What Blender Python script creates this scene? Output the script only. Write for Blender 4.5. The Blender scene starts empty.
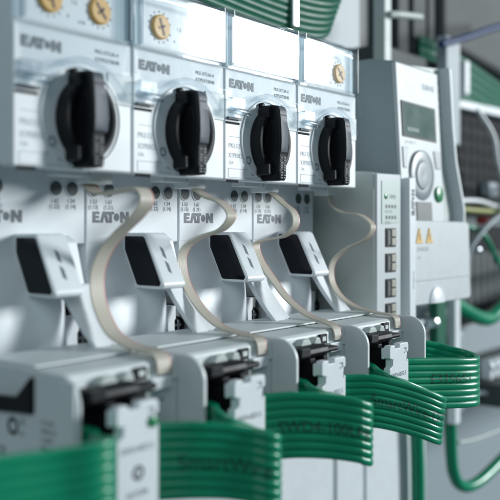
import bpy, bmesh, math, random
from mathutils import Vector, Matrix
random.seed(7)
S = 0.001                      # everything below is written in millimetres
sc = bpy.context.scene
C = sc.collection

# ------------------------------------------------------------------ camera
cam_d = bpy.data.cameras.new('camera'); cam = bpy.data.objects.new('camera', cam_d); C.objects.link(cam)
sc.camera = cam
cam.location = (-181.7*S, -195.6*S, 0)
cam.rotation_euler = (math.radians(90), 0, math.radians(-51))
cam_d.sensor_width = 36; cam_d.lens = 827.38/500*36
cam_d.shift_y = -24/500
cam_d.clip_start = 0.01; cam_d.clip_end = 50
cam_d.dof.use_dof = True; cam_d.dof.focus_distance = 0.322; cam_d.dof.aperture_fstop = 11.0

# ------------------------------------------------------------------ light
w = bpy.data.worlds.new('World'); sc.world = w; w.use_nodes = True
bg = w.node_tree.nodes['Background']; bg.inputs[0].default_value = (0.47, 0.70, 0.80, 1); bg.inputs[1].default_value = 0.18
def area(name, loc, target, sx, sy, power, col, roll=0.0):
    d = bpy.data.lights.new(name, 'AREA'); d.shape = 'RECTANGLE'; d.size = sx*S; d.size_y = sy*S; d.energy = power; d.color = col
    o = bpy.data.objects.new(name, d); C.objects.link(o); o.location = Vector(loc)*S
    q = (Vector(target)-Vector(loc)).to_track_quat('-Z', 'Y')
    o.rotation_euler = (q.to_matrix() @ Matrix.Rotation(roll, 3, 'Z')).to_euler()
    return o
# softbox standing to the right of the row, mirrored in the clear covers
area('softbox', (2040, -1612, 578), (60, 0, 50), 425, 650, 78.0, (0.935, 0.985, 1.0), math.radians(-12))
# broad soft fill added on the left to lift the left-facing sides
area('left_fill', (-750, -650, 560), (60, 0, -20), 700, 600, 3.0, (0.86, 0.97, 1.0))
sc.view_settings.view_transform = 'Standard'; sc.view_settings.look = 'None'
sc.view_settings.exposure = 0.0; sc.view_settings.gamma = 1
sc.render.engine = 'CYCLES'
sc.cycles.max_bounces = 10; sc.cycles.transparent_max_bounces = 16

# ------------------------------------------------------------------ materials
def mat(name, col, rough=0.45, metal=0.0, noise=0.06, nscale=900, bump=0.0, spec=0.5, coat=0.0, bscale=2500):
    m = bpy.data.materials.new(name); m.use_nodes = True; nt = m.node_tree; b = nt.nodes['Principled BSDF']
    b.inputs['Roughness'].default_value = rough; b.inputs['Metallic'].default_value = metal
    b.inputs['Specular IOR Level'].default_value = spec; b.inputs['Coat Weight'].default_value = coat
    tc = nt.nodes.new('ShaderNodeTexCoord')
    n = nt.nodes.new('ShaderNodeTexNoise'); n.inputs['Scale'].default_value = nscale/6; n.inputs['Detail'].default_value = 5
    nt.links.new(tc.outputs['Object'], n.inputs['Vector'])
    mx = nt.nodes.new('ShaderNodeMix'); mx.data_type = 'RGBA'
    mx.inputs[6].default_value = (*[c*(1-noise) for c in col], 1); mx.inputs[7].default_value = (*[min(1, c*(1+noise)) for c in col], 1)
    nt.links.new(n.outputs['Fac'], mx.inputs[0]); nt.links.new(mx.outputs[2], b.inputs['Base Color'])
    mr = nt.nodes.new('ShaderNodeMapRange'); mr.inputs[3].default_value = max(0, rough-0.08); mr.inputs[4].default_value = min(1, rough+0.08)
    nt.links.new(n.outputs['Fac'], mr.inputs[0]); nt.links.new(mr.outputs[0], b.inputs['Roughness'])
    if bump:
        n2 = nt.nodes.new('ShaderNodeTexNoise'); n2.inputs['Scale'].default_value = bscale; n2.inputs['Detail'].default_value = 2
        nt.links.new(tc.outputs['Object'], n2.inputs['Vector'])
        bp = nt.nodes.new('ShaderNodeBump'); bp.inputs['Strength'].default_value = bump; bp.inputs['Distance'].default_value = 0.0001
        nt.links.new(n2.outputs['Fac'], bp.inputs['Height']); nt.links.new(bp.outputs[0], b.inputs['Normal'])
    return m
def clear_mat(name, tint, rough=0.02, gloss=1.0):
    m = bpy.data.materials.new(name); m.use_nodes = True; nt = m.node_tree; nt.nodes.clear()
    o = nt.nodes.new('ShaderNodeOutputMaterial'); mix = nt.nodes.new('ShaderNodeMixShader')
    t = nt.nodes.new('ShaderNodeBsdfTransparent'); t.inputs[0].default_value = (*tint, 1)
    g = nt.nodes.new('ShaderNodeBsdfGlossy'); g.inputs['Roughness'].default_value = rough
    f = nt.nodes.new('ShaderNodeFresnel'); ge = nt.nodes.new('ShaderNodeNewGeometry')
    ml_ = nt.nodes.new('ShaderNodeMath'); ml_.operation = 'MULTIPLY_ADD'; ml_.inputs[1].default_value = -0.83333; ml_.inputs[2].default_value = 1.5
    nt.links.new(ge.outputs['Backfacing'], ml_.inputs[0]); nt.links.new(ml_.outputs[0], f.inputs[0])
    mu = nt.nodes.new('ShaderNodeMath'); mu.operation = 'MULTIPLY'; mu.inputs[1].default_value = gloss; mu.use_clamp = True
    tcc = nt.nodes.new('ShaderNodeTexCoord'); nn = nt.nodes.new('ShaderNodeTexNoise'); nn.inputs['Scale'].default_value = 55; nn.inputs['Detail'].default_value = 3
    bb = nt.nodes.new('ShaderNodeBump'); bb.inputs['Strength'].default_value = 0.5; bb.inputs['Distance'].default_value = 0.00025
    nt.links.new(tcc.outputs['Object'], nn.inputs['Vector']); nt.links.new(nn.outputs['Fac'], bb.inputs['Height']); nt.links.new(bb.outputs[0], g.inputs['Normal'])
    nt.links.new(f.outputs[0], mu.inputs[0]); nt.links.new(mu.outputs[0], mix.inputs[0])
    nt.links.new(t.outputs[0], mix.inputs[1]); nt.links.new(g.outputs[0], mix.inputs[2]); nt.links.new(mix.outputs[0], o.inputs[0])
    return m
M = dict(
 panel=mat('panel_white', (0.50, 0.54, 0.56), 0.45, bump=0.25),
 white=mat('housing_white', (0.70, 0.74, 0.77), 0.42, bump=0.25),
 white2=mat('module_white', (0.62, 0.67, 0.68), 0.45, bump=0.25),
 flap=mat('flap_white', (0.74, 0.78, 0.81), 0.36, bump=0.2),
 grey=mat('dial_grey', (0.30, 0.36, 0.39), 0.5, bump=0.3),
 side=mat('side_grey', (0.46, 0.51, 0.50), 0.5, bump=0.3),
 dside=mat('display_side_grey', (0.28, 0.34, 0.36), 0.5, bump=0.3),
 black=mat('black_plastic', (0.008, 0.009, 0.012), 0.5, spec=0.25, bump=0.2),
 window=mat('window_black', (0.006, 0.008, 0.013), 0.10, spec=0.25),
 dark=mat('dark_recess', (0.010, 0.012, 0.015), 0.7, spec=0.15),
 slate=mat('terminal_slate', (0.055, 0.07, 0.075), 0.5),
 silver=mat('handle_silver', (0.085, 0.10, 0.12), 0.5, spec=0.3, noise=0.18, bump=0.5),
 orange=mat('dial_orange', (0.80, 0.43, 0.07), 0.45),
 brown=mat('slot_brown', (0.16, 0.07, 0.025), 0.5),
 ink=mat('print_grey', (0.10, 0.12, 0.15), 0.6),
 inkl=mat('print_light', (0.42, 0.47, 0.51), 0.6),
 logo=mat('logo_grey', (0.10, 0.12, 0.14), 0.5),
 green_shaded=mat('cable_green_shaded', (0.001, 0.105, 0.06), 0.45, spec=0.3),  # cable green darkened, the shade behind the devices put into the colour
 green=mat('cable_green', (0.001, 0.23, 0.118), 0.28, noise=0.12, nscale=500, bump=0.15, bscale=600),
 gprint=mat('cable_print', (0.0, 0.062, 0.034), 0.5),
 tape=mat('ribbon_beige', (0.55, 0.51, 0.435), 0.48, noise=0.05),
 red=mat('ribbon_red', (0.55, 0.16, 0.16), 0.5),
 metal=mat('zinc_metal', (0.62, 0.66, 0.70), 0.28, 1.0),
 screw=mat('screw_dark', (0.06, 0.07, 0.08), 0.3, 0.8),
 plate=mat('plate_paint', (0.27, 0.32, 0.35), 0.5, nscale=60),
 ductg=mat('duct_grey', (0.05, 0.06, 0.063), 0.7, nscale=60),
 lcd=mat('lcd_glass', (0.10, 0.16, 0.15), 0.15, nscale=400, noise=0.3, spec=0.3),
 label=mat('label_pale', (0.42, 0.50, 0.48), 0.4),
 led=mat('led_green', (0.03, 0.24, 0.10), 0.3),
 btn=mat('button_grey', (0.25, 0.29, 0.31), 0.35),
 yellow=mat('yellow_wire', (0.30, 0.31, 0.10), 0.5),
 orange2=mat('warning_orange', (0.80, 0.48, 0.12), 0.5),
 redp=mat('red_plug', (0.30, 0.02, 0.02), 0.4),
 blue=mat('blue_cable', (0.006, 0.035, 0.12), 0.6),
 contact=mat('contact_ivory', (0.33, 0.32, 0.26), 0.5),
 clear=clear_mat('clear_cover', (0.965, 0.98, 0.99), 0.06, 1.3),
 clearb=clear_mat('clear_tab', (0.80, 0.84, 0.86), 0.28, 1.1),
 cleard=clear_mat('clear_rim', (0.86, 0.89, 0.91), 0.6, 0.3),
)

# ------------------------------------------------------------------ mesh helpers
class MB:
    def __init__(s): s.bm = bmesh.new()
    def box(s, x0, x1, y0, y1, z0, z1):
        v = [s.bm.verts.new((x*S, y*S, z*S)) for x in (x0, x1) for y in (y0, y1) for z in (z0, z1)]
        for f in ((0,1,3,2),(4,6,7,5),(0,4,5,1),(2,3,7,6),(0,2,6,4),(1,5,7,3)): s.bm.faces.new([v[i] for i in f])
        return s
    def prism(s, pts, a, b, axis='X'):
        # pts in the plane across the axis: X -> (y,z), Y -> (x,z), Z -> (x,y)
        def P(p, t):
            return {'X': (t, p[0], p[1]), 'Y': (p[0], t, p[1]), 'Z': (p[0], p[1], t)}[axis]
        va = [s.bm.verts.new(Vector(P(p, a))*S) for p in pts]; vb = [s.bm.verts.new(Vector(P(p, b))*S) for p in pts]
        n = len(pts); s.bm.faces.new(va); s.bm.faces.new(vb[::-1])
        for i in range(n): s.bm.faces.new((va[i], vb[i], vb[(i+1) % n], va[(i+1) % n]))
        return s
    def lathe(s, prof, cx, cz, y0, n=40, a0=0, a1=360):
        # profile (r, y) turned round the Y axis
        full = abs(a1-a0) >= 360; m = n if full else n+1; rows = []
        for r, y in prof:
            rows.append([s.bm.verts.new(Vector((cx+r*math.cos(math.radians(a0+(a1-a0)*i/n)), y0+y, cz+r*math.sin(math.radians(a0+(a1-a0)*i/n))))*S) for i in range(m)])
        for a, b in zip(rows, rows[1:]):
            for i in range(n if full else n): s.bm.faces.new((a[i], a[(i+1) % m], b[(i+1) % m], b[i]))
        if full:
            for r in (rows[0], rows[-1]): s.bm.faces.new(r)
        return s
    def grid(s, rows):
        vv = [[s.bm.verts.new(Vector(p)*S) for p in r] for r in rows]
        for a, b in zip(vv, vv[1:]):
            for i in range(len(a)-1): s.bm.faces.new((a[i], a[i+1], b[i+1], b[i]))
        return s
    def tube(s, pts, r, n=12, cap=True):
        P = catmull(pts, 10); rings = []
        for i, p in enumerate(P):
            t = (P[min(i+1, len(P)-1)]-P[max(i-1, 0)]).normalized()
            u = t.cross(Vector((0.13, 0.27, 0.95))).normalized(); v = t.cross(u)
            rings.append([s.bm.verts.new((p+(u*math.cos(2*math.pi*k/n)+v*math.sin(2*math.pi*k/n))*r)*S) for k in range(n)])
        for a, b in zip(rings, rings[1:]):
            for k in range(n): s.bm.faces.new((a[k], a[(k+1) % n], b[(k+1) % n], b[k]))
        if cap: s.bm.faces.new(rings[0]); s.bm.faces.new(rings[-1])
        return s
    def build(s, name, m, parent=None, bev=0.0, smooth=True, seg=3, loc=None):
        bmesh.ops.recalc_face_normals(s.bm, faces=s.bm.faces)
        me = bpy.data.meshes.new(name); s.bm.to_mesh(me); s.bm.free()
        me.materials.append(M[m] if isinstance(m, str) else m)
        o = bpy.data.objects.new(name, me); C.objects.link(o)
        if parent: o.parent = parent
        if bev:
            b = o.modifiers.new('bevel', 'BEVEL'); b.width = bev*S; b.segments = seg; b.limit_method = 'ANGLE'; b.angle_limit = math.radians(35); b.harden_normals = True
        if smooth:
            me.polygons.foreach_set('use_smooth', [True]*len(me.polygons))
            if hasattr(me, 'set_sharp_from_angle'): me.set_sharp_from_angle(angle=math.radians(38))
        if loc: o.location = Vector(loc)*S
        return o
def catmull(pts, n=10):
    P = [Vector(p) for p in pts]; P = [P[0]*2-P[1]]+P+[P[-1]*2-P[-2]]; out = []
    for i in range(1, len(P)-2):
        a, b, c, d = P[i-1:i+3]
        for k in range(n):
            t = k/n
            out.append(0.5*((2*b)+(c-a)*t+(2*a-5*b+4*c-d)*t*t+(3*b-a-3*c+d)*t**3))
    out.append(P[-2]); return out
def thing(name, label, cat, loc=(0,0,0), group=None):
    o = bpy.data.objects.new(name, None); C.objects.link(o); o.location = Vector(loc)*S; o.empty_display_size = 0.01
    o['label'] = label; o['category'] = cat
    if group: o['group'] = group
    return o
def tag(o, label, cat, group=None):
    o['label'] = label; o['category'] = cat
    if group: o['group'] = group
    return o
def kids(o): return [c for c in bpy.data.objects if c.parent == o]
def copy_tree(o, parent=None):
    c = o.copy(); C.objects.link(c); c.parent = parent
    for ch in kids(o): copy_tree(ch, c)
    return c
def text_verts(txt, size, ext=0.0, spacing=1.0):
    cu = bpy.data.curves.new('t', 'FONT'); cu.body = txt; cu.size = size; cu.extrude = ext; cu.space_character = spacing; cu.resolution_u = 3
    o = bpy.data.objects.new('t', cu); C.objects.link(o); bpy.context.view_layer.update()
    me = bpy.data.meshes.new_from_object(o.evaluated_get(bpy.context.evaluated_depsgraph_get()))
    bpy.data.objects.remove(o); return me
def add_text(mb, txt, size, x, z, y, vertical=False, sx=1.0):
    """text lying on a plane facing -Y, a hair proud of it"""
    me = text_verts(txt, size, 0.0); base = len(mb.bm.verts); vs = []
    for v in me.vertices:
        a, b = v.co.x*sx, v.co.y
        p = (x+a, y, z+b) if not vertical else (x-b, y, z+a)
        if vertical == 'down': p = (x+b, y, z-a)
        vs.append(mb.bm.verts.new(Vector(p)*S))
    for f in me.polygons:
        try: mb.bm.faces.new([vs[i] for i in f.vertices])
        except ValueError: pass
    bpy.data.meshes.remove(me); return mb
def add_logo(mb, x, z, h, y, t=0.06, vertical=False, width=4.35):
    """the five letter maker's mark: E, open A, T, dot, N in heavy strokes"""
    k = h; L = []
    w_ = 0.17
    L += [[(0,0),(0,1),(.82,1),(.82,.74),(.36,.74),(.36,.62),(.76,.62),(.76,.39),(.36,.39),(.36,.26),(.82,.26),(.82,0)]]
    L += [[(.86,0),(1.16,1),(1.58,1),(1.92,0),(1.55,0),(1.36,.60),(1.20,0)]]
    L += [[(1.64,1),(2.52,1),(2.52,.74),(2.26,.74),(2.26,0),(1.92,0),(1.92,.62),(1.74,.76),(1.64,.90)]]
    L += [[(2.80+.32*math.cos(a*math.pi/8), .5+.36*math.sin(a*math.pi/8)) for a in range(16)]]
    L += [[(3.22,0),(3.22,1),(3.58,1),(3.92,.50),(3.92,1),(4.28,1),(4.28,0),(3.94,0),(3.57,.50),(3.57,0)]]
    for poly in L:
        pts = [(x+p[0]*k, z+p[1]*k) if not vertical else (x-p[1]*k, z+p[0]*k) for p in poly]
        mb.prism(pts, y, y+t, 'Y')
    return mb

# ------------------------------------------------------------------ SETTING: painted mounting plate behind everything
pl = MB().box(-700, 2600, 110, 114, -900, 900).build('mounting_plate_wall', 'plate'); pl['kind'] = 'structure'

# ------------------------------------------------------------------ UPPER ROW: motor starters with rotary handles
def make_starter():
    t = thing('motor_starter', '', 'motor starter')
    MB().prism([(0,16.8),(0,57.2),(1.2,58.4),(1.2,77.5),(3.5,79),(60,79),(60,18.5),(7,18.5),(6,16.8)], 0.2, 44.8).build('housing', 'white', t, bev=0.7)
    # dark join and trim lines on the front
    MB().box(0.9, 8.5, -0.25, 0.3, 37.3, 38.1).build('trim_line', 'dark', t)
    MB().box(1.5, 8.0, -0.1, 0.3, 15.9, 16.9).build('trim_line', 'dark', t)
    MB().prism([(34.5,38.0),(44.6,38.0),(44.6,47.6),(34.5,47.6)], -0.35, 0.5, 'Y').build('label_plate', 'white2', t, bev=0.2)
    # low raised disc round the knob
    MB().lathe([(0.1,-0.02),(14.6,-0.02),(14.8,-0.4),(15.2,-0.4),(15.4,0.4),(15.4,0.8)], 24.6, 32.6, -0.15, 64).build('scale_disc', 'white', t)
    kb = MB().lathe([(10.2,0.0),(10.0,-3.6),(9.6,-4.4),(8.6,-4.6),(7.4,-4.0),(5.6,-1.6),(0.2,-1.2)], 24.6, 31.8, -0.5, 56)
    for v in kb.bm.verts: v.co.z = 31.8*S+(v.co.z-31.8*S)*1.2
    kn = kb.build('selector_knob', 'black', t)
    def section(z, xr, yl, inset=0.0, back=-0.8):
        return [(20.8,back,z),(20.8,yl+0.7,z),(21.5,yl,z),(25.6,yl+0.05,z),(xr-1.6,yl+1.2,z),(xr-0.4,yl+2.3,z),(xr,yl+3.6,z),(xr,back,z)]
    H = [(45.6,25.8,-6.6),(45.1,27.0,-8.2),(43.6,27.6,-9.0),(40,28.3,-9.4),(36,28.8,-9.7),(32,29.0,-9.8),(28.4,28.6,-9.6),(27.4,28.0,-9.3),(26.6,27.3,-9.1),(22,27.0,-9.0),(18.2,26.8,-8.9),(17.2,26.2,-8.2)]
    hb = MB()
    rows = [[hb.bm.verts.new(Vector(p)*S) for p in section(*h)] for h in H]
    for a, b in zip(rows, rows[1:]):
        for q in range(8): hb.bm.faces.new((a[q], a[(q+1) % 8], b[(q+1) % 8], b[q]))
    hb.bm.faces.new(rows[0]); hb.bm.faces.new(rows[-1][::-1])
    hb.build('handle', 'black', kn)
    MB().box(17.6, 21.0, -6.6, -0.8, 19.2, 23.5).box(18.6, 21.0, -6.0, -0.8, 40.5, 44.8).build('handle_root', 'black', kn, bev=0.5)
    MB().prism([(-5.4+3.0*math.cos(a*math.pi/16), 32+8.4*math.sin(a*math.pi/16)) for a in range(32)], 20.5, 20.95).build('grip_recess', 'black', kn, bev=0.2)
    def strip(zs, name, m):
        sb_ = MB(); rr = []
        for z in zs:
            for (z1,x1,y1),(z0,x0,y0) in zip(H, H[1:]):
                if z0 <= z <= z1: u = (z-z0)/(z1-z0); xr = x0+(x1-x0)*u; yl = y0+(y1-y0)*u; break
            o_ = -0.16
            rr.append([sb_.bm.verts.new(Vector(p)*S) for p in ((21.5,yl+o_,z),(25.6,yl+0.05+o_,z),(xr-1.6+.1,yl+1.2+o_,z),(xr-0.4+.1,yl+2.3+o_,z),(xr-0.2,yl+3.2,z),(xr-1.2,yl+2.6,z),(25.6,yl+0.5,z),(21.5,yl+0.4,z))])
        for a, b in zip(rr, rr[1:]):
            for q in range(8): sb_.bm.faces.new((a[q], a[(q+1) % 8], b[(q+1) % 8], b[q]))
        sb_.bm.faces.new(rr[0]); sb_.bm.faces.new(rr[-1][::-1])
        return sb_.build(name, m, kn)
    strip([44.9,44,43.2,42.4,41.9], 'face_cap', 'silver')
    strip([41.4,40,38,36,34,32,30,28.4,27.8], 'face_strip', 'silver')
    gr = MB()
    for i in range(9):
        z = 26.0-0.95*i
        for q in range(2):
            if (i*7+q*5) % 4 != 3: gr.box(21.9+1.9*q, 23.2+1.9*q, -9.25, -8.6, z-0.5, z)
    gr.build('grip_pattern', 'silver', kn)
    MB().lathe([(1.3,-0.3),(1.3,-1.4),(0.9,-1.7)], 21.0, 45.6, 0, 14).build('pointer', 'black', kn)
    # adjusting dials under the cover
    for cx, rz in ((13.6, 20), (32.4, 40)):
        d = MB().lathe([(4.1,0.0),(4.1,-0.9),(3.6,-1.3),(0.1,-1.3)], cx, 66.2, 1.35, 32).build('adjusting_dial', 'orange', t)
        c = MB()
        for a in (rz, rz+90):
            ca, sa = math.cos(math.radians(a)), math.sin(math.radians(a)); L_ = 3.0 if a == rz+90 else 1.5
            pts = [(-L_,-.42),(L_,-.42),(L_,.42),(-L_,.42)]
            c.prism([(cx+p[0]*ca-p[1]*sa, 66.2+p[0]*sa+p[1]*ca) for p in pts], -0.12, 0.2 if a == rz else 0.19, 'Y')
        c.build('slot', 'brown', d)
        r = MB()
        for i in range(14):
            a = math.radians(20+i*24.6); x, z = cx+5.1*math.cos(a), 66.2+5.1*math.sin(a)
            r.box(x-.22, x+.22, 1.02, 1.3, z-.3, z+.3)
        r.build('scale_mark', 'inkl', d)
    # print
    p = MB(); add_logo(p, 2.8, 50.6, 3.3, -0.12)
    p.build('maker_mark', 'logo', t)
    p = MB()
    for s_, z, h in (('PKE-XTUA-4', 51.6, 1.75), ('XTPEXT004B', 49.2, 1.75)): add_text(p, s_, h, 29.6, z+1.2, -0.09)
    add_text(p, 'reset', 2.0, 15.6, 18.9, -0.07); add_text(p, '4', 1.6, 20, 62, 1.1); add_text(p, '1.2', 1.8, 21.5, 66.4, 1.1); add_text(p, 'x Ie', 1.8, 24.2, 61.0, 1.1)
    p.lathe([(1.45,0),(1.45,0.05),(1.1,0.05),(1.1,0)], 13.0, 24.6, -0.9, 20, 0, 359.9)
    p.prism([(15.3,23.2),(16.3,20.9),(15.9,20.9),(16.6,20.1),(17.0,21.1),(16.7,21.0),(15.8,23.3)], -0.07, 0.0, 'Y')
    p.build('printing', 'ink', t)
    p = MB(); add_text(p, 'PKE12', 2.5, 2.4, 28.6, -0.09); add_text(p, 'XTPE012B', 2.5, 2.4, 25.0, -0.09, sx=.82); add_text(p, '12A', 1.7, 2.4, 22.6, -0.09)
    for a in ((2.2,13.0,20.9,21.1),(2.2,2.4,17.9,20.9),(2.2,18,17.7,17.9),(3,8.5,32.6,32.8)): p.box(a[0], a[1], -0.09, 0.1, a[2], a[3])
    p.build('type_printing', 'inkl', t)
    # clear hinged cover: thin bent sheet with side cheeks
    o = [(0.2,57.7),(-2.4,57.9),(-2.6,58.4),(-2.6,76.2),(-1.8,78.0),(0.6,79.2),(4.2,80.5),(22,80.8)]
    inn = [(22,80.0),(4.4,79.7),(1.1,78.5),(-0.9,77.3),(-1.8,75.8),(-1.8,59.4),(-1.6,58.8),(0.2,58.6)]
    cv = MB().prism(o+inn, 2.7, 42.3).build('clear_cover', 'clear', t, smooth=False)
    full = [(p_[0]+0.7, p_[1]-(0.5 if p_[1] > 70 else 0)) for p_ in o]+[(22,59.5)]
    for a, b in ((0.35, 2.6), (42.4, 44.65)): MB().prism(full, a, b).build('cover_cheek', 'clearb', cv, bev=0.6, seg=3)
    for a in (2.55, 42.2): MB().box(a, a+0.25, -2.75, 0.8, 58.6, 78.0).build('cover_edge', 'clearb', cv)
    # raised bars moulded in the cover
    MB().prism([(6.5,73.2),(9.5,74.6),(36,74.6),(39.5,72.8),(34,73.6),(12,73.7)], -2.75, -1.9, 'Y').build('moulded_ridge', 'clearb', cv, bev=0.15, seg=2)
    # lower band with the round cut-out above the knob, leaning forward at the bottom
    pts = [(0.8,57.3),(0.8,40.2),(7.0,40.2)]
    for i in range(17):
        a = math.radians(150-i*120/16); pts.append((23.0+17.0*math.cos(a), 31.4+17.0*math.sin(a)))
    pts += [(38,40.2),(38,48.2),(44.2,48.2),(44.2,57.3)]
    b = MB(); b.prism(pts, -1.7, -0.9, 'Y')
    for v in b.bm.verts: v.co.y += (v.co.z/S-58.2)*0.19*S
    b.build('cover_band', 'clear', cv, bev=0.2, seg=2)
    rim = MB(); rim.lathe([(16.9,-4.6),(18.6,-4.6),(18.9,-4.0),(18.9,-2.6),(16.9,-2.4),(16.9,-4.5)], 22.5, 31, 0, 36, 28, 152); rim.build('cover_rim', 'cleard', cv, bev=0.0)
    lt = MB(); lt.tube([(-1.4,-3.9,41.6),(2,-4.6,41.4),(6,-4.6,41.2),(9.4,-3.8,41.4)], 1.25); lt.box(0.6, 7.6, -3.6, -0.6, 42.6, 46.4); lt.build('latch', 'clearb', cv)
    MB().box(1.2, 8.8, -1.2, -0.3, 38.9, 39.7).build('latch_gap', 'slate', cv)
    # cable socket underneath
    so = MB(); so.box(36.2, 45.6, 9.5, 17, 13.6, 18.7); so.box(24, 36.0, 10, 17, 15.6, 18.8); so.build('ribbon_socket', 'white2', t, bev=0.4)
    return t
st = make_starter()
starter_labels = ['white motor starter at the left end of the upper row, two orange dials showing',
 'white motor starter second from the left, one orange dial beside the white glare',
 'white motor starter third from the left, its clear cover filled by white glare',
 'white motor starter at the right end of the upper row, beside the display unit']
for k in range(4):
    o = st if k == 0 else copy_tree(st)
    o.location = Vector((45*(k-1), 0, 0))*S; o.rotation_euler = (0, 0, math.radians((0.12, -0.1, 0.06, -0.08)[k])); o['label'] = starter_labels[k]; o['group'] = 'motor starters in the upper row'

# ------------------------------------------------------------------ LOWER ROW: contactors with hinged flaps and curved arms
def make_contactor():
    t = thing('contactor', '', 'contactor')
    holes = [(3.4, 12.4), (10.2, 12.4), (32.6, 12.3), (39.2, 12.3)]
    bm = MB(); bm.prism([(22.9,20),(22.9,-6),(70,-6),(70,20)], 0.25, 44.75)
    hs = bm.build('housing', 'white', t, bev=0.5)
    lo = MB(); lo.box(0.5, 44.5, 31, 70, -60, -6); lo.build('base', 'dark', t)
    h = MB()
    for x, z in holes: h.lathe([(2.35,0.0),(2.35,0.25),(0.1,0.25)], x, z, 22.66, 24)
    h.build('access_hole', 'slate', t)
    hr = MB()
    for x, z in holes: hr.lathe([(2.35,0.3),(2.35,-0.15),(2.7,-0.15),(2.85,0.3)], x, z, 22.75, 24, 0, 359.9)
    hr.build('hole_rim', 'white2', t)
    # bulging fairing under the printed face, loft in height
    rows = []
    def sm(a): a = max(0, min(1, a)); return a*a*(3-2*a)
    for q in range(25):
        z = -3.2-41.8*q/24; r_ = [(0.35, 30, z)]; xr = 28.6
        for i in range(19):
            x = 0.4+(xr-0.4)*i/18; z0 = 3.4+11.5*(1-x/18)**2 if x < 18 else 3.4
            h_ = (6.0+2.4*sm((x-18)/7.0))*sm((-z-z0)/17.0)+0.11*max(0, -z-z0-6)-1.2*math.exp(-((x-13)/6)**2)*sm((-z-5)/8)*(1-sm((-z-18)/26))
            e_ = 0.5*max(0, (x-27.9)/0.7)**2+1.2*max(0, (2.0-x)/1.6)**2
            r_.append((x, min(23.0, 23.0-h_+e_*min(1, h_/6)), z))
        r_.append((xr+0.1, 30, z)); rows.append(r_)
    ck = MB().grid(rows).build('fairing', 'white', t)
    # raised panel behind the lever, right side
    MB().prism([(23,-3.0),(19,-5),(14.5,-21),(30,-21),(30,-3.0)], 27.2, 38.5).build('lever_housing', 'white', t, bev=0.8)
    # hinged lever: narrow block standing out of the fairing, black inset on its left flank, two slits in front
    T = [(24,-2.4),(12.4,-2.4),(11.1,-3.4),(2.7,-19.8),(3.0,-21.0),(4.4,-21.6),(18,-21.6),(24,-12)]
    fl = MB().prism(T, 16.9, 27.8).build('hinged_lever', 'flap', t, bev=0.9, seg=4)
    W_ = [(21.6,-3.5),(12.6,-3.5),(11.7,-4.1),(3.9,-19.4),(4.5,-20.5),(14.6,-20.5),(15.6,-20.1),(21.6,-8.2)]
    MB().prism(W_, 16.45, 17.2).build('window', 'window', fl, bev=0.25)
    MB().prism([(22.4,-2.9),(12.0,-2.9),(10.9,-3.8),(3.1,-19.5),(4.0,-21.2),(15.4,-21.2),(22.4,-8.2)], 16.72, 17.0).build('window_frame', 'flap', fl, bev=0.1)
    A = Vector((0, 11.1, -3.4)); B = Vector((0, 2.7, -19.8)); n = Vector((0, -16.4, 8.4)).normalized()
    def slab(mb, quad, o0, o1):
        def on(x, q, off): p_ = A+(B-A)*q; return (x, p_.y+n.y*off, p_.z+n.z*off)
        va = [mb.bm.verts.new(Vector(on(x, q, o0))*S) for x, q in quad]; vb = [mb.bm.verts.new(Vector(on(x, q, o1))*S) for x, q in quad]
        m_ = len(quad); mb.bm.faces.new(va); mb.bm.faces.new(vb[::-1])
        for i in range(m_): mb.bm.faces.new((va[i], vb[i], vb[(i+1) % m_], va[(i+1) % m_]))
    for q0, q1 in ((.22,.48),(.52,.79)):
        m2 = MB(); slab(m2, [(21.5,q0),(22.7,q0+.07),(22.7,q1),(21.5,q1-.05)], -0.5, 0.1); m2.build('slit', 'ink', fl)
    # curved arm reaching from the lever down to the front modules
    ap = [(9.6,-18.5),(8.5,-21),(6.7,-25),(4.3,-29),(1.5,-33),(-1.8,-37),(-5.0,-41.5)]
    inner = [(p_[0]+2.3, p_[1]-0.2) for p_ in ap[::-1]]
    def shear(mb):
        for v in mb.bm.verts:
            u = max(0, (-21-v.co.z/S)/18.5); v.co.x += (4.2*u**0.85)*S
        return mb
    arm = shear(MB().prism(ap+inner, 25.0, 31.4)).build('curved_arm', 'flap', t, bev=0.5)
    shear(MB().prism([(p_[0]+3.4, p_[1]) for p_ in ap]+[(p_[0]+4.6, p_[1]) for p_ in inner], 31.2, 39.4)).build('arm_shoulder', 'white', arm, bev=0.8)
    # terminal block seen in the gap
    MB().box(29.5, 44.6, 19.6, 36, -47, -29.5).build('terminal_block', 'slate', t, bev=0.4)
    MB().prism([(29.6,-29.2),(37.0,-29.2),(37.0,-34),(36.4,-34.6),(36.4,-38),(37.0,-38.6),(37.0,-45),(29.6,-45)], 16.4, 19.8, 'Y').build('terminal_rail', 'white', t, bev=0.3)
    sw = MB().lathe([(3.3,0.6),(3.3,-0.9),(2.9,-1.2),(2.6,-0.4),(0.1,-0.4)], 40.4, -36.8, 19.6, 28).build('terminal_screw', 'dark', t)
    MB().box(38.5, 42.3, 18.85, 19.4, -37.2, -36.4).build('cross_slot', 'screw', sw)
    MB().box(40.0, 40.8, 18.8, 19.4, -38.7, -34.9).build('cross_slot', 'screw', sw)
    MB().box(37.2, 44.6, 14, 26, -47, -43).build('foot_block', 'dark', t)
    # print
    p = MB(); add_logo(p, 3.0, 1.1, 3.9, 22.83, 0.2); p.build('maker_mark', 'logo', t)
    p = None
    for x, a_, b_ in ((1.4,'1.53','(1.13)'),(8.2,'1.61','(1.21)'),(30.2,'1.62','(1.22)'),(36.8,'1.54','(1.14)')):
        p = MB(); add_text(p, a_, 2.1, x+.4, 7.6, 22.8, sx=.92); add_text(p, b_, 2.1, x-.2, 5.7, 22.8, sx=.88); p.build('printing', 'ink', t)
    return t
ct = make_contactor()
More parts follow.
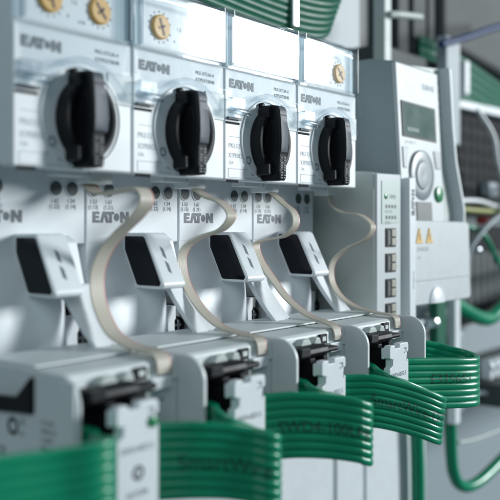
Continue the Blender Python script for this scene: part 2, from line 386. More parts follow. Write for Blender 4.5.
cl = ['white contactor at the left end of the lower row, its printed mark cut off',
 'white contactor second from the left, beige ribbon looping over its printed mark',
 'white contactor third from the left, its dark window flap standing clear of the ribbons',
 'white contactor at the right end of the lower row, next to the tall grey gateway']
for k in range(4):
    o = ct if k == 0 else copy_tree(ct)
    o.location = Vector((45*(k-1), 0, 0))*S; o['label'] = cl[k]; o['group'] = 'contactors in the lower row'

# ------------------------------------------------------------------ front modules (the shelf) with black sockets
def make_module():
    t = thing('communication_module', '', 'module')
    b = MB()
    b.prism([(-15.2,-37.6),(-26.2,-37.9),(-27.4,-38.8),(-27.8,-44.5),(-18,-44.5),(-18,-70),(8,-70),(8,-37.6)], 1.6, 43.2)
    b.box(22.5, 43.0, -27.2, -18.2, -70, -44.4)
    b.build('housing', 'white2', t, bev=0.5)
    MB().box(2.2, 42.6, -14.6, 9, -37.9, -36.8).build('rear_lid', 'white2', t, bev=0.35)
    MB().box(2.0, 42.8, -15.2, -14.4, -37.9, -37.45).build('lid_gap', 'dark', t)
    def fin(x0, x1, yf, m):
        pts = [(8,-37.5),(yf+9,-37.5)]
        for i in range(9):
            a = math.radians(90+i*90/8); pts.append((yf+7+7*math.cos(a), -44.5+7*math.sin(a)))
        pts += [(yf,-70),(8,-70)]
        return MB().prism(pts, x0, x1).build('side_fin', m, t, bev=0.45)
    fin(0.1, 1.5, -34.8, 'white2'); fin(43.2, 44.9, -37.2, 'white2')
    # black socket
    bk = MB(); bk.box(1.7, 22.4, -30.4, -18.2, -70, -42.9); bk.box(22.0, 28.5, -29.4, -27.0, -48.5, -43.4); sk = bk.build('socket', 'black', t, bev=0.3)
    lb = MB(); lb.prism([(-29,-41.4),(-33.6,-41.2),(-35.0,-42.0),(-35.4,-43.6),(-33.9,-45.2),(-29,-45.8)], 2.2, 20.5); lb.prism([(-29,-42.6),(-34.6,-42.4),(-35.2,-43.4),(-34.4,-44.3),(-29,-44.6)], 20.0, 27.2)
    lb.build('latch_bar', 'black', sk, bev=0.35)
    ex = MB(); ex.box(8.5, 11.5, -35.8, -30, -46.6, -44.9); ex.box(17, 19.5, -35.4, -30, -47.2, -44.9); ex.box(3.0, 8.2, -36.2, -31.5, -44.0, -41.0); ex.build('latch_tooth', 'black', sk, bev=0.3)
    # rounded tabs and the small square eye
    tb = MB()
    for x0, x1 in ((11.0, 17.4), (19.2, 23.4)):
        c = (x0+x1)/2; w2 = (x1-x0)/2
        pts = [(x0, -43.0), (x0, -41.0), (x0+w2*.4, -39.4), (x1-w2*.4, -39.4), (x1, -41.0), (x1, -43.0)]
        tb.prism(pts, -30.2, -27.2, 'Y')
    tb.build('tab', 'side', t, bev=0.6)
    ey = MB(); ey.box(25.2, 29.6, -28.5, -27.4, -42.6, -39.0); e = ey.build('latch_eye', 'black', t, bev=0.15)
    MB().box(26.3, 28.4, -28.8, -28.3, -41.4, -39.9).build('eye_fill', 'white2', e)
    # ribbon slot strip
    MB().box(30.6, 38.4, -29.4, -27.0, -46, -42.6).build('ribbon_guide', 'white', t, bev=0.3)
    p = MB(); add_text(p, 'SWD', 1.6, 34, -50, -27.3); p.build('printing', 'ink', t)
    return t
mt = make_module()
ml = ['pale grey front module at the left end, black bracket on its exposed side',
 'pale grey front module second from the left, in front of the second contactor',
 'pale grey front module third from the left, between two rounded fins',
 'pale grey front module at the right end, its last rounded fin standing free']
mods = []
for k in range(4):
    o = mt if k == 0 else copy_tree(mt)
    o.location = Vector((-50.4+45*k, 0, 0))*S; o['label'] = ml[k]; o['group'] = 'front modules along the shelf'; mods.append(o)
# left flank of the first module
fk = mods[0]
MB().prism([(-34.4,-38.6),(-18.6,-38.6),(-18.6,-48.5),(30,-52.0),(60,-52.0),(60,-110),(-34.4,-110)], -0.9, 0.05).build('side_cover', 'white2', fk, bev=0.2)
MB().prism([(-18.3,-38.8),(-12,-44.8),(8,-46.2),(60,-46.2),(60,-51.9),(30,-51.6),(-18.3,-48.2)], -2.2, 0.0).build('bracket', 'black', fk, bev=0.3)
p = MB()
def side_text(mb, txt, size, y, z, x):
    me = text_verts(txt, size); vs = [mb.bm.verts.new(Vector((x, y-v.co.x, z+v.co.y))*S) for v in me.vertices]
    for f in me.polygons:
        try: mb.bm.faces.new([vs[i] for i in f.vertices])
        except ValueError: pass
    bpy.data.meshes.remove(me)
def ring_side(mb, y, z, r0, r1, x):
    n = 24
    a = [mb.bm.verts.new(Vector((x, y+r0*math.cos(2*math.pi*i/n), z+r0*math.sin(2*math.pi*i/n)))*S) for i in range(n)]
    b = [mb.bm.verts.new(Vector((x, y+r1*math.cos(2*math.pi*i/n), z+r1*math.sin(2*math.pi*i/n)))*S) for i in range(n)]
    for i in range(n): mb.bm.faces.new((a[i], a[(i+1) % n], b[(i+1) % n], b[i]))
ring_side(p, -9.5, -52.8, 2.4, 1.4, -1.0)
side_text(p, 'CE', 3.2, -2.5, -61, -1.0); side_text(p, 'UL', 2.2, -12.4, -51.8, -1.0); side_text(p, 'us', 2.0, -12.4, -54.6, -1.0)
for i in range(5): side_text(p, ('A1 24V', 'SWD-32', 'Ui 60V', 'IP20 01', '4kV 3')[i], 1.7, -21.5, -50.5-2.2*i, -1.0)
p.build('label_printing', 'dark', fk)

# ------------------------------------------------------------------ plugs on the green cable
def make_plug():
    t = thing('cable_plug', '', 'plug')
    pts = [(6.3,-45.6),(7.1,-44.9),(10.2,-44.9),(10.4,-46.2),(13.6,-46.2),(13.8,-44.7),(20.0,-44.7),(20.8,-45.4),(20.8,-48.2),(19.6,-48.6),(19.6,-51.0),(20.8,-51.4),
           (20.8,-72),(6.3,-72),(6.3,-53.4),(7.7,-52.9),(7.7,-49.9),(6.3,-49.6)]
    MB().prism(pts, -42, -39.2, 'Y').build('front_plate', 'white', t, bev=0.35)
    MB().box(5.9, 11, -39.6, -38.4, -50.0, -45.8).build('upper_lug', 'white', t, bev=0.4)
    MB().box(3.4, 20.6, -39.3, -37.6, -72, -55.0).build('lower_shell', 'white2', t, bev=0.4)
    c = MB(); c.box(9.6, 19.8, -39.4, -29.8, -71, -46.6); c.build('core', 'black', t)
    d = MB()
    for a in ((8.0,8.5,-52.4,-50.4),(8.0,9.0,-50.4,-50.0),(18.4,19.0,-48.3,-46.6),(17.0,18.6,-47.0,-46.6),(17.0,18.0,-48.6,-48.2),(19.2,19.5,-52,-49.8)): d.box(a[0], a[1], -42.06, -41.8, a[2], a[3])
    add_text(d, 'SWD4-8SF2-5', 2.3, 7.4, -57.0, -42.06, sx=.86)
    d.build('printing', 'ink', t)
    e = MB(); e.lathe([(1.9,0),(1.9,0.1),(1.3,0.1),(1.3,0)], 13.5, -62.4, -42.1, 24, 0, 359.9)
    add_text(e, 'S', 3.0, 12.6, -63.5, -42.08); add_text(e, 'EATON', 2.2, 9.4, -68.3, -42.08)
    e.build('round_mark', 'ink', t)
    return t
pg = make_plug()
pn = ['pale cable plug with round printed mark, at the left end, large and blurred', 'pale cable plug second from the left, half behind a green cable loop',
      'pale cable plug third from the left, above the widest green cable loop', 'pale cable plug at the right end of the shelf, sharp printed number']
plugs = []
for k in range(4):
    o = pg if k == 0 else copy_tree(pg)
    o.location = Vector((-50.4+45*k, 0, 0))*S; o['label'] = pn[k]; o['group'] = 'cable plugs on the green flat cable'; plugs.append(o)
ld = MB().lathe([(1.5,0),(1.5,-0.5),(1.0,-0.8)], 18.4, -50.2, -42.0, 20).build('status_lamp', 'led', plugs[0])

# ------------------------------------------------------------------ green eight-core flat cable, a loop between plugs
W = 20.3
def flat_cable(name, ctrl, label, text=None, cores=8, mat_='green', th=0.62, ridge=0.55, width=W, group='loops of green flat cable', cat='cable', per=7):
    """ctrl: (x, y, z of the upper edge, optional (dx,dy,dz) of the lower edge from it)"""
    top = catmull([c[:3] for c in ctrl], 14)
    dn = catmull([(c[3] if len(c) > 3 else (0, 0, -width)) for c in ctrl], 14)
    N = len(top)
    def prof(v):
        f = (v*cores) % 1.0; return th+ridge*math.sqrt(max(0, 1-(2*f-1)**2))
    nv = cores*per; fr = []
    for i in range(N):
        t = (top[min(i+1, N-1)]-top[max(i-1, 0)]).normalized(); d = dn[i]; n_ = t.cross(d).normalized(); fr.append((top[i], d, n_))
    mb = MB(); rows = []
    for P, d, n_ in fr:
        r = []
        for j in range(nv+1): v = j/nv; r.append(P+d*v+n_*prof(min(v, .99999)))
        for j in range(nv, -1, -1): v = j/nv; r.append(P+d*v-n_*prof(min(v, .99999)))
        rows.append(r)
    vv = [[mb.bm.verts.new(p*S) for p in r] for r in rows]; m = len(vv[0])
    for a, b in zip(vv, vv[1:]):
        for i in range(m): mb.bm.faces.new((a[i], a[(i+1) % m], b[(i+1) % m], b[i]))
    mb.bm.faces.new(vv[0]); mb.bm.faces.new(vv[-1][::-1])
    o = mb.build(name, mat_); tag(o, label, cat, group)
    L = [0]
    for i in range(1, N): L.append(L[-1]+(top[i]-top[i-1]).length)
    if text:
        txt, size, s0, v0, side, sxx = text
        me = text_verts(txt, size); b2 = bmesh.new(); b2.from_mesh(me); bmesh.ops.triangulate(b2, faces=b2.faces)
        for _ in range(2):
            es = [e for e in b2.edges if e.calc_length() > 0.5]
            if es: bmesh.ops.subdivide_edges(b2, edges=es, cuts=1)
            bmesh.ops.triangulate(b2, faces=b2.faces)
        for v in b2.verts:
            s = s0+v.co.x*sxx; vv_ = v0-v.co.y/width
            i = max(0, min(N-2, next((q for q in range(N-1) if L[q+1] >= s), N-2))); u = (s-L[i])/(L[i+1]-L[i])
            P = fr[i][0].lerp(fr[i+1][0], u); d = fr[i][1].lerp(fr[i+1][1], u); n_ = fr[i][2].lerp(fr[i+1][2], u).normalized()
            v.co = (P+d*vv_+n_*side*(prof(min(max(vv_, 0), .999))+0.06))*S
        me2 = bpy.data.meshes.new('printing'); b2.to_mesh(me2); b2.free(); me2.materials.append(M['gprint'])
        po = bpy.data.objects.new('printing', me2); C.objects.link(po); po.parent = o
    return o
dz = (0, 0, -W)
flat_cable('green_flat_cable', [(-150,-40,-43),(-110,-48,-44.5),(-84,-52,-46.2),(-71.9,-54,-47.0),(-64,-57,-46.8),(-58.5,-56,-46.9),(-55.3,-50,-48.2),(-51.2,-42,-49.5),(-47.2,-37,-50),(-46.8,-30,-50)],
  'green flat cable running in from the left side of the photo to the first plug')
flat_cable('green_flat_cable', [(-31,-37.2,-51.5),(-27.2,-40.5,-51.7),(-20.4,-46,-51.9),(-13,-50.5,-53.0),(-6.8,-54.5,-54.7),(-4.6,-57.6,-55.6),(-1.8,-58.8,-56.7),(1.0,-57.4,-57.2),(1.4,-54.3,-57.2),(-0.4,-51.6,-56.6),(-2.4,-49,-55.1),(-7.0,-46.6,-52.8),(-7.4,-42.5,-51.0),(-3.2,-37.5,-50.8),(-2.4,-30,-50.8)],
  'blurred green flat cable loop between the first and second plugs, at the bottom edge', ('SmartWire', 6.0, 9, 0.62, -1, 1.0))
flat_cable('green_flat_cable', [(13,-37.2,-51.4),(17.7,-40.5,-51.2),(24.9,-46,-51.0),(34,-52,-52.2),(41.4,-57.4,-54.0),(44.0,-58.8,-55.2),(47.0,-59.2,-56.2),(49.8,-57.4,-56.7),(50.4,-54.4,-56.7),(48.6,-51.6,-56.0),(45.2,-49.2,-54.5),(39.8,-46.9,-52.9),(38.8,-42.5,-51.5),(41.6,-37.5,-50.6),(42.6,-30,-50.2)],
  'green flat cable loop between the second and third plugs, half shaded', ('SWD4-100LF8', 5.2, 9, 0.60, -1, 1.0))
tl = (-2.2, 1.0, -17.6)
flat_cable('green_flat_cable', [(58,-37.2,-51.4,(0,0,-18.4)),(63.7,-40.5,-51.8,(0,0,-18.4)),(72,-46.4,-52.4,(-.3,0,-18.4)),(83,-53,-55.8,(-1,.5,-18.2)),(91.0,-57.6,-59.2,tl),(96.0,-59.4,-61.4,tl),(100.2,-59.2,-62.7,tl),(103.4,-56.8,-63.2,tl),(103.2,-53.4,-62.2,tl),(98.6,-50.8,-59.8,(-1.5,.6,-18)),(92,-48.6,-57.0,(-1,0,-18.2)),(86.2,-45.4,-54.6,(0,0,-18.4)),(84.8,-41,-52.6,(0,0,-18.4)),(86.8,-36.5,-51.2,(0,0,-18.4)),(87.6,-30,-50.6,(0,0,-18.4))],
  'green flat cable loop between the third and fourth plugs, its fold sloping downwards', ('SmartWire-DT', 5.6, 15, 0.56, -1, 1.0))
flat_cable('green_flat_cable', [(103,-37.2,-51.2),(108.6,-40,-51.6),(121.7,-45,-52.7),(133.2,-49.5,-53.7),(141.4,-51.6,-54.4),(146.6,-51.6,-54.6),(151.0,-49.6,-54.4),(153.4,-46,-53.9),(152.8,-42,-52.9),(149.6,-38,-51.6),(146.4,-34.4,-50.2),(140,-30,-48.8),(135,-24,-48.2),(134,-16,-48)],
  'green flat cable loop at the right end, printed with a dark number', ('E325651', 5.6, 17, 0.50, -1, 1.2))

# ------------------------------------------------------------------ beige ribbon cables
def ribbon(ctrl, label, width=4.6):
    top = catmull(ctrl, 12); mb = MB(); rows = []; N = len(top)
    cores = 6; nv = 24; half = width/2
    def pr(v): f = (v*cores) % 1; return 0.26+0.09*math.sqrt(max(0, 1-(2*f-1)**2))
    red_rows = []
    for i in range(N):
        t = (top[min(i+1, N-1)]-top[max(i-1, 0)]).normalized(); side = Vector((1, 0, 0)); side = (side-t*side.dot(t)).normalized(); n_ = t.cross(side).normalized()
        r = [top[i]+side*(-half+width*j/nv)+n_*pr(min(j/nv, .9999)) for j in range(nv+1)]+[top[i]+side*(-half+width*j/nv)-n_*pr(min(j/nv, .9999)) for j in range(nv, -1, -1)]
        rows.append(r); c = top[i]+side*(half+0.05)
        red_rows.append([c+n_*0.33-side*0.5, c+n_*0.33+side*0.12, c-n_*0.33+side*0.12, c-n_*0.33-side*0.5])
    vv = [[mb.bm.verts.new(p*S) for p in r] for r in rows]; m = len(vv[0])
    for a, b in zip(vv, vv[1:]):
        for i in range(m): mb.bm.faces.new((a[i], a[(i+1) % m], b[(i+1) % m], b[i]))
    mb.bm.faces.new(vv[0]); mb.bm.faces.new(vv[-1][::-1])
    o = mb.build('ribbon_cable', 'tape'); tag(o, label, 'ribbon cable', 'beige ribbon cables hanging from the starters')
    rb = MB(); vv = [[rb.bm.verts.new(p*S) for p in r] for r in red_rows]
    for a, b in zip(vv, vv[1:]):
        for i in range(4): rb.bm.faces.new((a[i], a[(i+1) % 4], b[(i+1) % 4], b[i]))
    rb.build('red_edge', 'red', o)
R = {0: [(-5.5,16,15),(-6.0,13.4,12.6),(-6.6,7.8,10.2),(-7.2,-2.3,10.9),(-7.8,-11.9,11.3),(-8.4,-15.3,7.8),(-9.0,-12.3,3.3),(-9.6,-4.9,-2.1),(-10.2,0.8,-7.5),(-10.9,3.7,-13.7),(-11.5,3.5,-19.9),(-12.1,0.5,-26.5),(-12.7,-5.7,-32.8),(-13.3,-15.6,-35.8),(-13.9,-24.6,-36.4),(-14.5,-27.8,-37.4),(-14.6,-28.8,-39.8),(-14.6,-28.9,-41.8)],
 1: [(41.4,13,15.5),(41.0,9.7,13.2),(40.2,4.0,10.4),(39.4,-3.8,8.1),(38.6,-8.7,3.5),(37.8,-5.2,-1.1),(37.0,2.1,-3.4),(36.2,9.6,-6.9),(35.3,12.0,-12.3),(34.5,9.1,-20.5),(33.7,1.6,-28.6),(32.9,-8.5,-34.4),(32.1,-19.0,-36.2),(31.3,-25.8,-36.7),(30.5,-28.2,-37.9),(30.4,-28.8,-40.2),(30.4,-28.9,-41.8)],
 2: [(86.3,13,15.5),(86.0,10.2,13.9),(85.1,3.4,9.2),(84.2,-2.7,5.2),(83.4,-3.8,0.0),(82.5,0.9,-4.0),(81.6,8.3,-5.4),(80.8,13.6,-7.2),(79.9,11.4,-12.9),(79.0,5.3,-19.5),(78.1,-3.8,-28.1),(77.2,-14.4,-34.0),(76.4,-23.6,-36.1),(75.5,-27.6,-37.4),(75.4,-28.8,-39.8),(75.4,-28.9,-41.8)],
 3: [(131.2,14,17),(131.0,11.7,15.3),(130.2,9.6,9.9),(129.4,3.8,6.2),(128.6,-6.0,4.8),(127.8,-12.8,0.0),(127.0,-10.0,-5.6),(126.2,-0.3,-10.1),(125.3,5.8,-15.9),(124.5,6.0,-23.8),(123.7,0.8,-30.6),(122.9,-7.5,-34.6),(122.1,-17.8,-36.4),(121.3,-25.4,-36.8),(120.5,-28.2,-37.9),(120.4,-28.8,-40.2),(120.4,-28.9,-41.8)]}
rl = ['beige ribbon cable with pink edge, leftmost, its wide loop nearest and blurred', 'beige ribbon cable second from the left, looping over the dark handle column',
      'beige ribbon cable third from the left, with a tight kink above the flap', 'thin beige ribbon cable at the right end, curling in front of the grey gateway']
for k in range(4): ribbon(R[k], rl[k], (5.4, 4.5, 4.2, 3.9)[k])

# ------------------------------------------------------------------ gateway module to the right of the row
g = thing('gateway_module', 'tall narrow grey and white gateway module with four square sockets, beside the last ribbon cable', 'gateway', (142, 0, 0))
MB().prism([(-4.2,23.8),(-5,22.6),(-5,-70),(100,-70),(100,25),(2,25)], 0, 22.4).build('housing', 'side', g, bev=1.0)
MB().prism([(0.5,23.8),(22.8,24.2),(22.8,-70),(0.5,-70)], -6.2, -4.6, 'Y').build('front_panel', 'panel', g, bev=0.7)
lp = MB().prism([(4.6,20.6),(21.0,21.0),(21.0,1.5),(4.6,1.0)], -6.5, -6.0, 'Y').build('status_label', 'label', g, bev=0.1)
MB().lathe([(1.3,0),(1.3,-0.35),(0.9,-0.5)], 8.2, 13.6, -6.4, 18).build('status_lamp', 'led', lp)
p = MB(); add_text(p, 'SWD', 2.6, 11.5, 12.6, -6.56)
for r_ in range(2):
    z = 8.2-5.0*r_
    for i in range(4): p.box(7.8+2.7*i, 9.6+2.7*i, -6.56, -6.4, z, z+1.5)
    add_text(p, ('0 1 2 3', '4 5 6')[r_], 1.9, 7.6, z-2.2, -6.56, sx=1.15)
p.build('printing', 'ink', g)
for i, z in enumerate((-5.2, -16.8, -28.4, -39.6)):
    s_ = MB().box(8.2, 17.4, -6.7, -4.0, z-4.4, z+4.2).build('square_socket', 'black', g, bev=0.2)
    for q in (-1, 1):
        MB().prism([(12.0,z+2.0*q-1.7),(15.6,z+2.0*q-1.7),(16.6,z+2.0*q-.6),(16.6,z+2.0*q+.9),(15.6,z+2.0*q+1.7),(12.0,z+2.0*q+1.7)], -7.6, -6.4, 'Y').build('contact', 'contact', s_, bev=0.3)
    MB().box(9.3, 11.6, -7.0, -6.4, z-3.4, z+3.2).build('key_way', 'slate', s_)

# ------------------------------------------------------------------ control display unit
d = thing('display_unit', 'white control unit with small screen, round navigation pad and two warning triangles', 'control unit', (168, 0, 0))
# front leans forward towards the bottom
MB().prism([(-0.4,78.5),(-5.6,-37.5),(90,-37.5),(90,82),(14,82),(0.2,79.4)], 2.0, 40).build('housing', 'dside', d, bev=0.8)
MB().prism([(1.5,78.6),(-0.9,78.6),(-5.2,-2),(-4.0,-2)], 1.2, 45).build('front_frame', 'panel', d, bev=0.4)
bp = [(3,78.5),(51.8,83.0),(55.0,82),(58.6,52),(62.5,34),(71,13),(72.2,8),(72.2,-36),(70,-38),(3,-37)]
MB().prism(bp, 1.6, 30, 'Y').build('base', 'side', d, bev=0.5)
rim_o = [(52.0,83.0),(55.0,82.4),(58.6,52),(62.5,34),(71,13),(72.4,8),(72.4,-2)]
rim_i = [(70.0,-2),(70.0,7.4),(68.6,12),(60.2,33),(56.4,51.5),(52.8,80)]
MB().prism(rim_o+rim_i, -4.2, 2.2, 'Y').build('edge_rim', 'white', d, bev=0.6)
sl = MB()
for i in range(15): sl.box(47.2, 51.0+i*0.3, 1.2, 1.8, 74-4.2*i, 76-4.2*i)
sl.build('vent_slot', 'slate', d)
def fy(z): return -0.9-4.3*(78.6-z)/80.6
def fpanel(name, pts, m, off=0.5, th=0.6, parent=d, bev=0.15):
    mb = MB(); mb.prism(pts, 0, th, 'Y')
    for v in mb.bm.verts: v.co.y += (fy(v.co.z/S)-off)*S
    return mb.build(name, m, parent, bev=bev)
sb = fpanel('screen', [(4.2,60.6),(39.8,60.0),(39.8,42.6),(4.4,43.2)], 'black', 0.45)
fpanel('screen_glass', [(5.2,59.8),(38.0,59.2),(38.0,43.6),(5.4,44.2)], 'lcd', 0.62, parent=sb)
p = MB(); add_text(p, 'DT  MFD  P+', 2.0, 7, 40.0, 0); add_text(p, '- - - - -', 2.2, 6, 62.4, 0)
for v in p.bm.verts: v.co.y += (fy(v.co.z/S)-0.12)*S
p.build('printing', 'inkl', d)
p = MB(); add_logo(p, 27.5, 68.5, 3.0, 0)
for v in p.bm.verts: v.co.y += (fy(v.co.z/S)-0.12)*S
p.build('maker_mark', 'inkl', d)
p = MB(); add_text(p, '0123 RUN', 2.6, 9, 46.2, 0)
for v in p.bm.verts: v.co.y += (fy(v.co.z/S)-0.72)*S
p.build('screen_text', 'label', sb)
MB().lathe([(12.5,0.8),(12.5,-0.2),(11.8,-0.6),(7.2,-0.3),(6.6,-0.9),(3.2,-1.1),(0.2,-0.9)], 22.0, 25.0, -4.2, 48).build('navigation_pad', 'btn', d)
fpanel('side_button', [(36.0,38),(43.0,38),(43.0,29),(38.0,29)], 'btn', 0.5, bev=0.4)
fpanel('side_button', [(3.6,38),(9.0,38),(7.0,28),(3.8,28)], 'btn', 0.5, bev=0.4)
MB().lathe([(4.0,0.6),(4.0,-0.3),(3.4,-0.6)], 39.4, 16.0, -4.9, 28).build('green_button', 'led', d)
fpanel('card_slot', [(15,11.8),(31,11.8),(31,2.5),(15,2.5)], 'slate', 0.45)
dr = MB(); dr.prism([(8.0,2.8),(70.0,2.2),(72.0,0.4),(71.6,-37.2),(69.5,-38.8),(9.0,-38.6),(8.0,-36)], 0, 5, 'Y')
for v in dr.bm.verts: v.co.y += (-6.4-0.03*(2.8-v.co.z/S))*S
door = dr.build('door', 'panel', d, bev=0.9)
p = MB(); add_text(p, 'DANGER', 2.9, 12.0, -12.2, -7.1); add_text(p, '24 V', 2.0, 12.0, -16.0, -7.25); p.box(9, 71, -7.8, -7.6, -26.6, -26.3)
p.build('printing', 'inkl', door)
for x in (14.0, 24.5):
    tr = MB().prism([(x-3.6,-8.4),(x+3.6,-8.4),(x,-0.9)], -7.15, -6.4, 'Y').build('warning_triangle', 'orange2', door, bev=0.3)
    MB().box(x-.4, x+.4, -7.25, -7.1, -7.2, -3.6).build('warning_stroke', 'ink', tr)
MB().lathe([(8.2,0.5),(7.8,-0.6),(6,-1.6),(3,-2.1),(0.2,-2.2)], 31, -38.2, -7.6, 30, 0, 180).build('door_grip', 'flap', door)
# tall side strip with the maker's mark
vs = MB().prism([(0.6,22.5),(7.0,23.4),(7.4,-46),(1.2,-46)], -8.6, -2, 'Y').build('side_strip', 'white', d, bev=0.5)
p = MB(); add_logo(p, 5.7, 5.0, 2.9, -8.75, 0.1, vertical=True); add_text(p, 'EASY806-DC', 1.6, 5.4, -30, -8.72, vertical=True); p.build('maker_mark', 'logo', vs)

# ------------------------------------------------------------------ BACKGROUND
def tagm(mb, name, m, label, cat, group=None, bev=0.0):
    o = mb.build(name, m, bev=bev); return tag(o, label, cat, group)
# support rail behind the lower row
tagm(MB().box(-120, 300, 70, 78, -40, 20), 'mounting_rail', 'metal', 'zinc mounting rail hidden behind the white devices', 'rail')
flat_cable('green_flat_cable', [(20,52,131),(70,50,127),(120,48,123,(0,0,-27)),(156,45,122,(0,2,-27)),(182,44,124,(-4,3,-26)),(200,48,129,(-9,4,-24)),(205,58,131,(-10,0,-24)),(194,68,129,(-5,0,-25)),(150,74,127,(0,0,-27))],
  'green flat cable, darkened for shade, looped high behind the clear covers', cores=8, width=27, ridge=0.7, mat_='green_shaded', group='green cables behind the devices', per=5)
o = tagm(MB().box(147,152,43,46,98,150).box(147,168,40,47,123,128), 'cable_clip', 'metal', 'shiny clip holding the shaded green cable above the third clear cover', 'clip', bev=1.0)
o = tagm(MB().box(196,204,70,76,80,210), 'cabinet_post', 'slate', 'dark narrow post rising behind the right end of the upper row', 'post', 'posts behind the devices')
o = tagm(MB().box(214,276,84,90,-20,260), 'backing_screen', 'plate', 'flat grey panel standing behind the display unit top', 'panel', bev=1.0)
o = tagm(MB().box(248,256,50,58,40,260), 'cabinet_post', 'side', 'pale metal post above the display unit, a short peg on it', 'post', 'posts behind the devices', bev=0.8)
o2 = MB().tube([(252,49,125.5),(262,47,127),(285,46,130)], 2.2).build('peg', 'side', o)
o = tagm(MB().box(330,345,86,92,-20,300).box(352,372,86,92,-20,300).box(380,389,88,92,-20,300), 'louvred_panel', 'ductg', 'dull grey ribbed panel at the top behind the pale post', 'panel', bev=1.0)
o = tagm(MB().box(262,345,60,100,60,112), 'grey_box', 'ductg', 'grey box behind the top of the display unit', 'box', bev=2)
o = tagm(MB().box(330,352,50,58,55,128), 'cabinet_post', 'plate', 'light grey post right of the display unit under the blue cable', 'post', 'posts behind the devices', bev=1.5)
o = tagm(MB().prism([(392,138),(640,120),(640,300),(392,300)], 82, 96, 'Y'), 'grey_cabinet', 'ductg', 'grey rounded cabinet at the top right corner', 'cabinet', bev=6)
tag(MB().tube([(318,48,119),(345,46,127),(385,46,140),(425,46,152),(470,50,163)], 2.5).build('blue_cable', 'blue'), 'blue cable sloping across the top right', 'cable')
o = flat_cable('green_flat_cable', [(356,84,137),(372,78,134),(392,76,131),(430,76,127),(520,84,120)], 'green band of flat cable at the right edge above the dark device', cores=5, width=34, ridge=1.0, mat_='green_shaded', group='green cables behind the devices', per=4)
c = MB()
c.box(386,395,62,70,96,122); cl_ = tag(c.build('white_clip', 'flap', bev=2), 'small white clip on the green band right of the display unit', 'clip')
dev = thing('terminal_device', 'dark device with ribbed front at the right edge behind the display unit', 'device')
MB().box(372,620,66,108,16,84).build('housing', 'dark', dev, bev=1.5)
MB().prism([(350,82),(372,90),(620,96),(620,88),(372,84)], 58, 100, 'Y').build('top_cover', 'flap', dev, bev=1.0)
c = MB()
for i in range(14):
    for j in range(6): c.box(380+12*i, 388+12*i, 65.2, 66.4, 24+10*j, 30+10*j)
c.build('ribs', 'dark', dev)
MB().box(420,440,58,67,22,34).build('grey_latch', 'plate', dev, bev=3)
tag(MB().tube([(345,52,12),(380,50,11),(430,50,10.5),(520,54,11)], 2.0).build('yellow_wire', 'yellow'), 'yellow green wire running off to the right behind the display unit', 'wire')
tag(MB().tube([(345,56,17),(385,52,18),(430,52,14),(520,54,15)], 1.8).build('white_wire', 'flap'), 'thin white wire just above the yellow one', 'wire')
tag(MB().box(390,402,48,56,1,7).build('red_connector', 'redp', bev=1.5), 'small dark red connector under the yellow wire', 'connector')
tag(MB().tube([(352,46,-40),(356,46,-18),(378,42,0),(408,42,10),(450,46,24)], 1.9).build('grey_cable', 'plate'), 'grey cable curving up to the right edge beside the display unit', 'cable')
tag(MB().box(366,520,70,104,-75,0).build('black_device', 'dark', bev=2), 'black box at the right edge below the yellow wire', 'device')
dv = bpy.data.objects['black_device']
c = MB()
for i in range(12):
    c.box(372+12*i, 380+12*i, 69, 70.4, -60, -20)
c.build('ribs', 'slate', dv)
tag(MB().box(350,366,60,70,-110,6).build('cabinet_post', 'plate', bev=1.5), 'blue grey post with a bright spot right of the display unit door', 'post', 'posts behind the devices')
sp = MB().lathe([(2.6,0.5),(2.6,-0.8),(1.8,-2.0),(0.2,-2.4)], 376, -17, 48, 20); tag(sp.build('chrome_screw', 'metal'), 'bright screw head catching light right of the display unit', 'screw', 'shiny screw heads')
sp = MB().lathe([(4,6),(4,-2.0),(3,-4.0),(0.2,-5)], 305, -62, 48, 24); tag(sp.build('chrome_screw', 'metal'), 'bright screw head just under the display unit door', 'screw', 'shiny screw heads')
sp = MB().box(262,330,58,76,-70,-52); tag(sp.build('terminal_block', 'flap', bev=3), 'pale rounded terminal block under the display unit door', 'terminal block')
tag(MB().box(304,318,44,50,-95,-40).build('upright_green_cable', 'green_shaded', bev=1), 'dark green upright cable under the display unit door', 'cable', 'green cables behind the devices')
tag(MB().box(322,330,40,46,-130,-30).build('cabinet_post', 'flap', bev=0.8), 'white narrow post below the display unit door', 'post', 'posts behind the devices')
tag(MB().tube([(274,44,-60),(276,44,-120),(278,44,-160),(279,44,-260)], 4.2).build('round_green_cable', 'green'), 'round green cable hanging below the fourth cable loop', 'cable', 'round green cables')
tag(MB().tube([(332,48,-118),(332,48,-140),(336,48,-165),(350,48,-178),(372,46,-180),(410,44,-172),(470,44,-160)], 4.0).build('round_green_cable', 'green'), 'round green cable bending to the right edge near the bottom', 'cable', 'round green cables')
tag(MB().tube([(330,48,-50),(380,44,-66),(420,44,-58),(500,44,-50)], 5.0).build('round_green_cable', 'green'), 'dark green cable crossing right of the display unit door base', 'cable', 'round green cables')
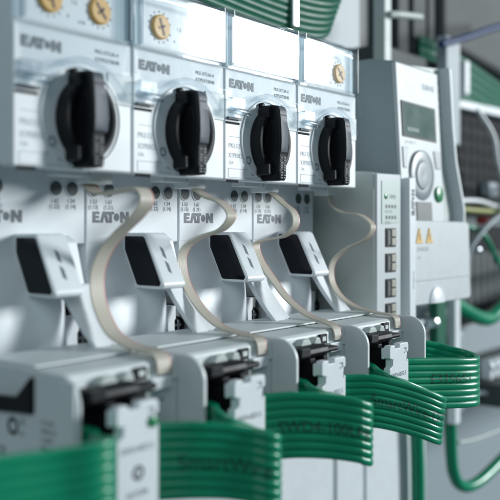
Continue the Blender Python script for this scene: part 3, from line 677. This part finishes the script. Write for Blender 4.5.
tag(MB().box(322,342,42,60,-118,-70).build('grey_gland', 'plate', bev=3), 'grey cable gland above the bending green cable', 'gland')
# pale plates under the row with dark gaps between them
for i, (x0, x1) in enumerate(((-150,58),(60,193),(196.5,224),(227,300))):
    tag(MB().box(x0, x1, 50, 56, -420, -60).build('cover_plate', 'white', bev=0.8), ('pale cover plate below the first two modules', 'pale cover plate below the third module', 'narrow pale cover strip between two dark gaps', 'pale cover plate behind the round green cable')[i], 'plate', 'pale plates below the row')
tag(MB().box(380,700,20,108,-128,-112).build('equipment_shelf', 'ductg', bev=2), 'dull grey shelf low at the right edge', 'shelf')
tag(MB().tube([(340,46,-146),(365,44,-148),(420,44,-150)], 1.2).build('thin_wire', 'side'), 'thin grey wire above the bending green cable', 'wire')

tag(MB().box(282, 900, 102, 107, 20, 420).build('added_dark_sheet', mat('wall_darkening', (0.085, 0.10, 0.105), 0.6, nscale=60), bev=0.5), 'dull dark grey sheet added to darken the wall at the top right', 'panel')  # added sheet, darkens the strongly lit wall at the upper right

# small fittings added to blur into bright highlights at the right edge
tb0 = MB().box(-3, 3, -4, 4, -7, 7).build('highlight_clamp', 'flap', bev=1.2)
MB().lathe([(2.0,0.3),(2.0,-0.8),(0.2,-1.4)], 0, 2, -4, 16).build('clamp_screw', 'metal', tb0)
for k in range(7):
    o = tb0 if k == 0 else copy_tree(tb0)
    o.location = Vector((392+11*k, 48, -104))*S
    tag(o, 'pale clamp added as a blurred highlight on the grey shelf at the right edge', 'terminal', 'added highlight clamps on the grey shelf')
tag(MB().tube([(352,52,-128),(372,46,-118),(396,42,-121),(440,44,-112),(500,44,-118)], 1.6).build('pale_wire', 'flap'), 'pale wire sagging in front of the grey shelf at the right edge', 'wire')
tag(MB().tube([(384,52,84),(398,46,66),(404,44,44),(422,44,30),(470,46,36)], 1.7).build('pale_wire', 'flap'), 'pale wire hanging across the dark ribbed device at the right edge', 'wire')
tag(MB().tube([(356,54,2),(380,46,-6),(402,44,-26),(430,46,-34),(500,46,-30)], 2.0).build('green_wire', 'green'), 'green wire crossing the black box at the right edge', 'wire')
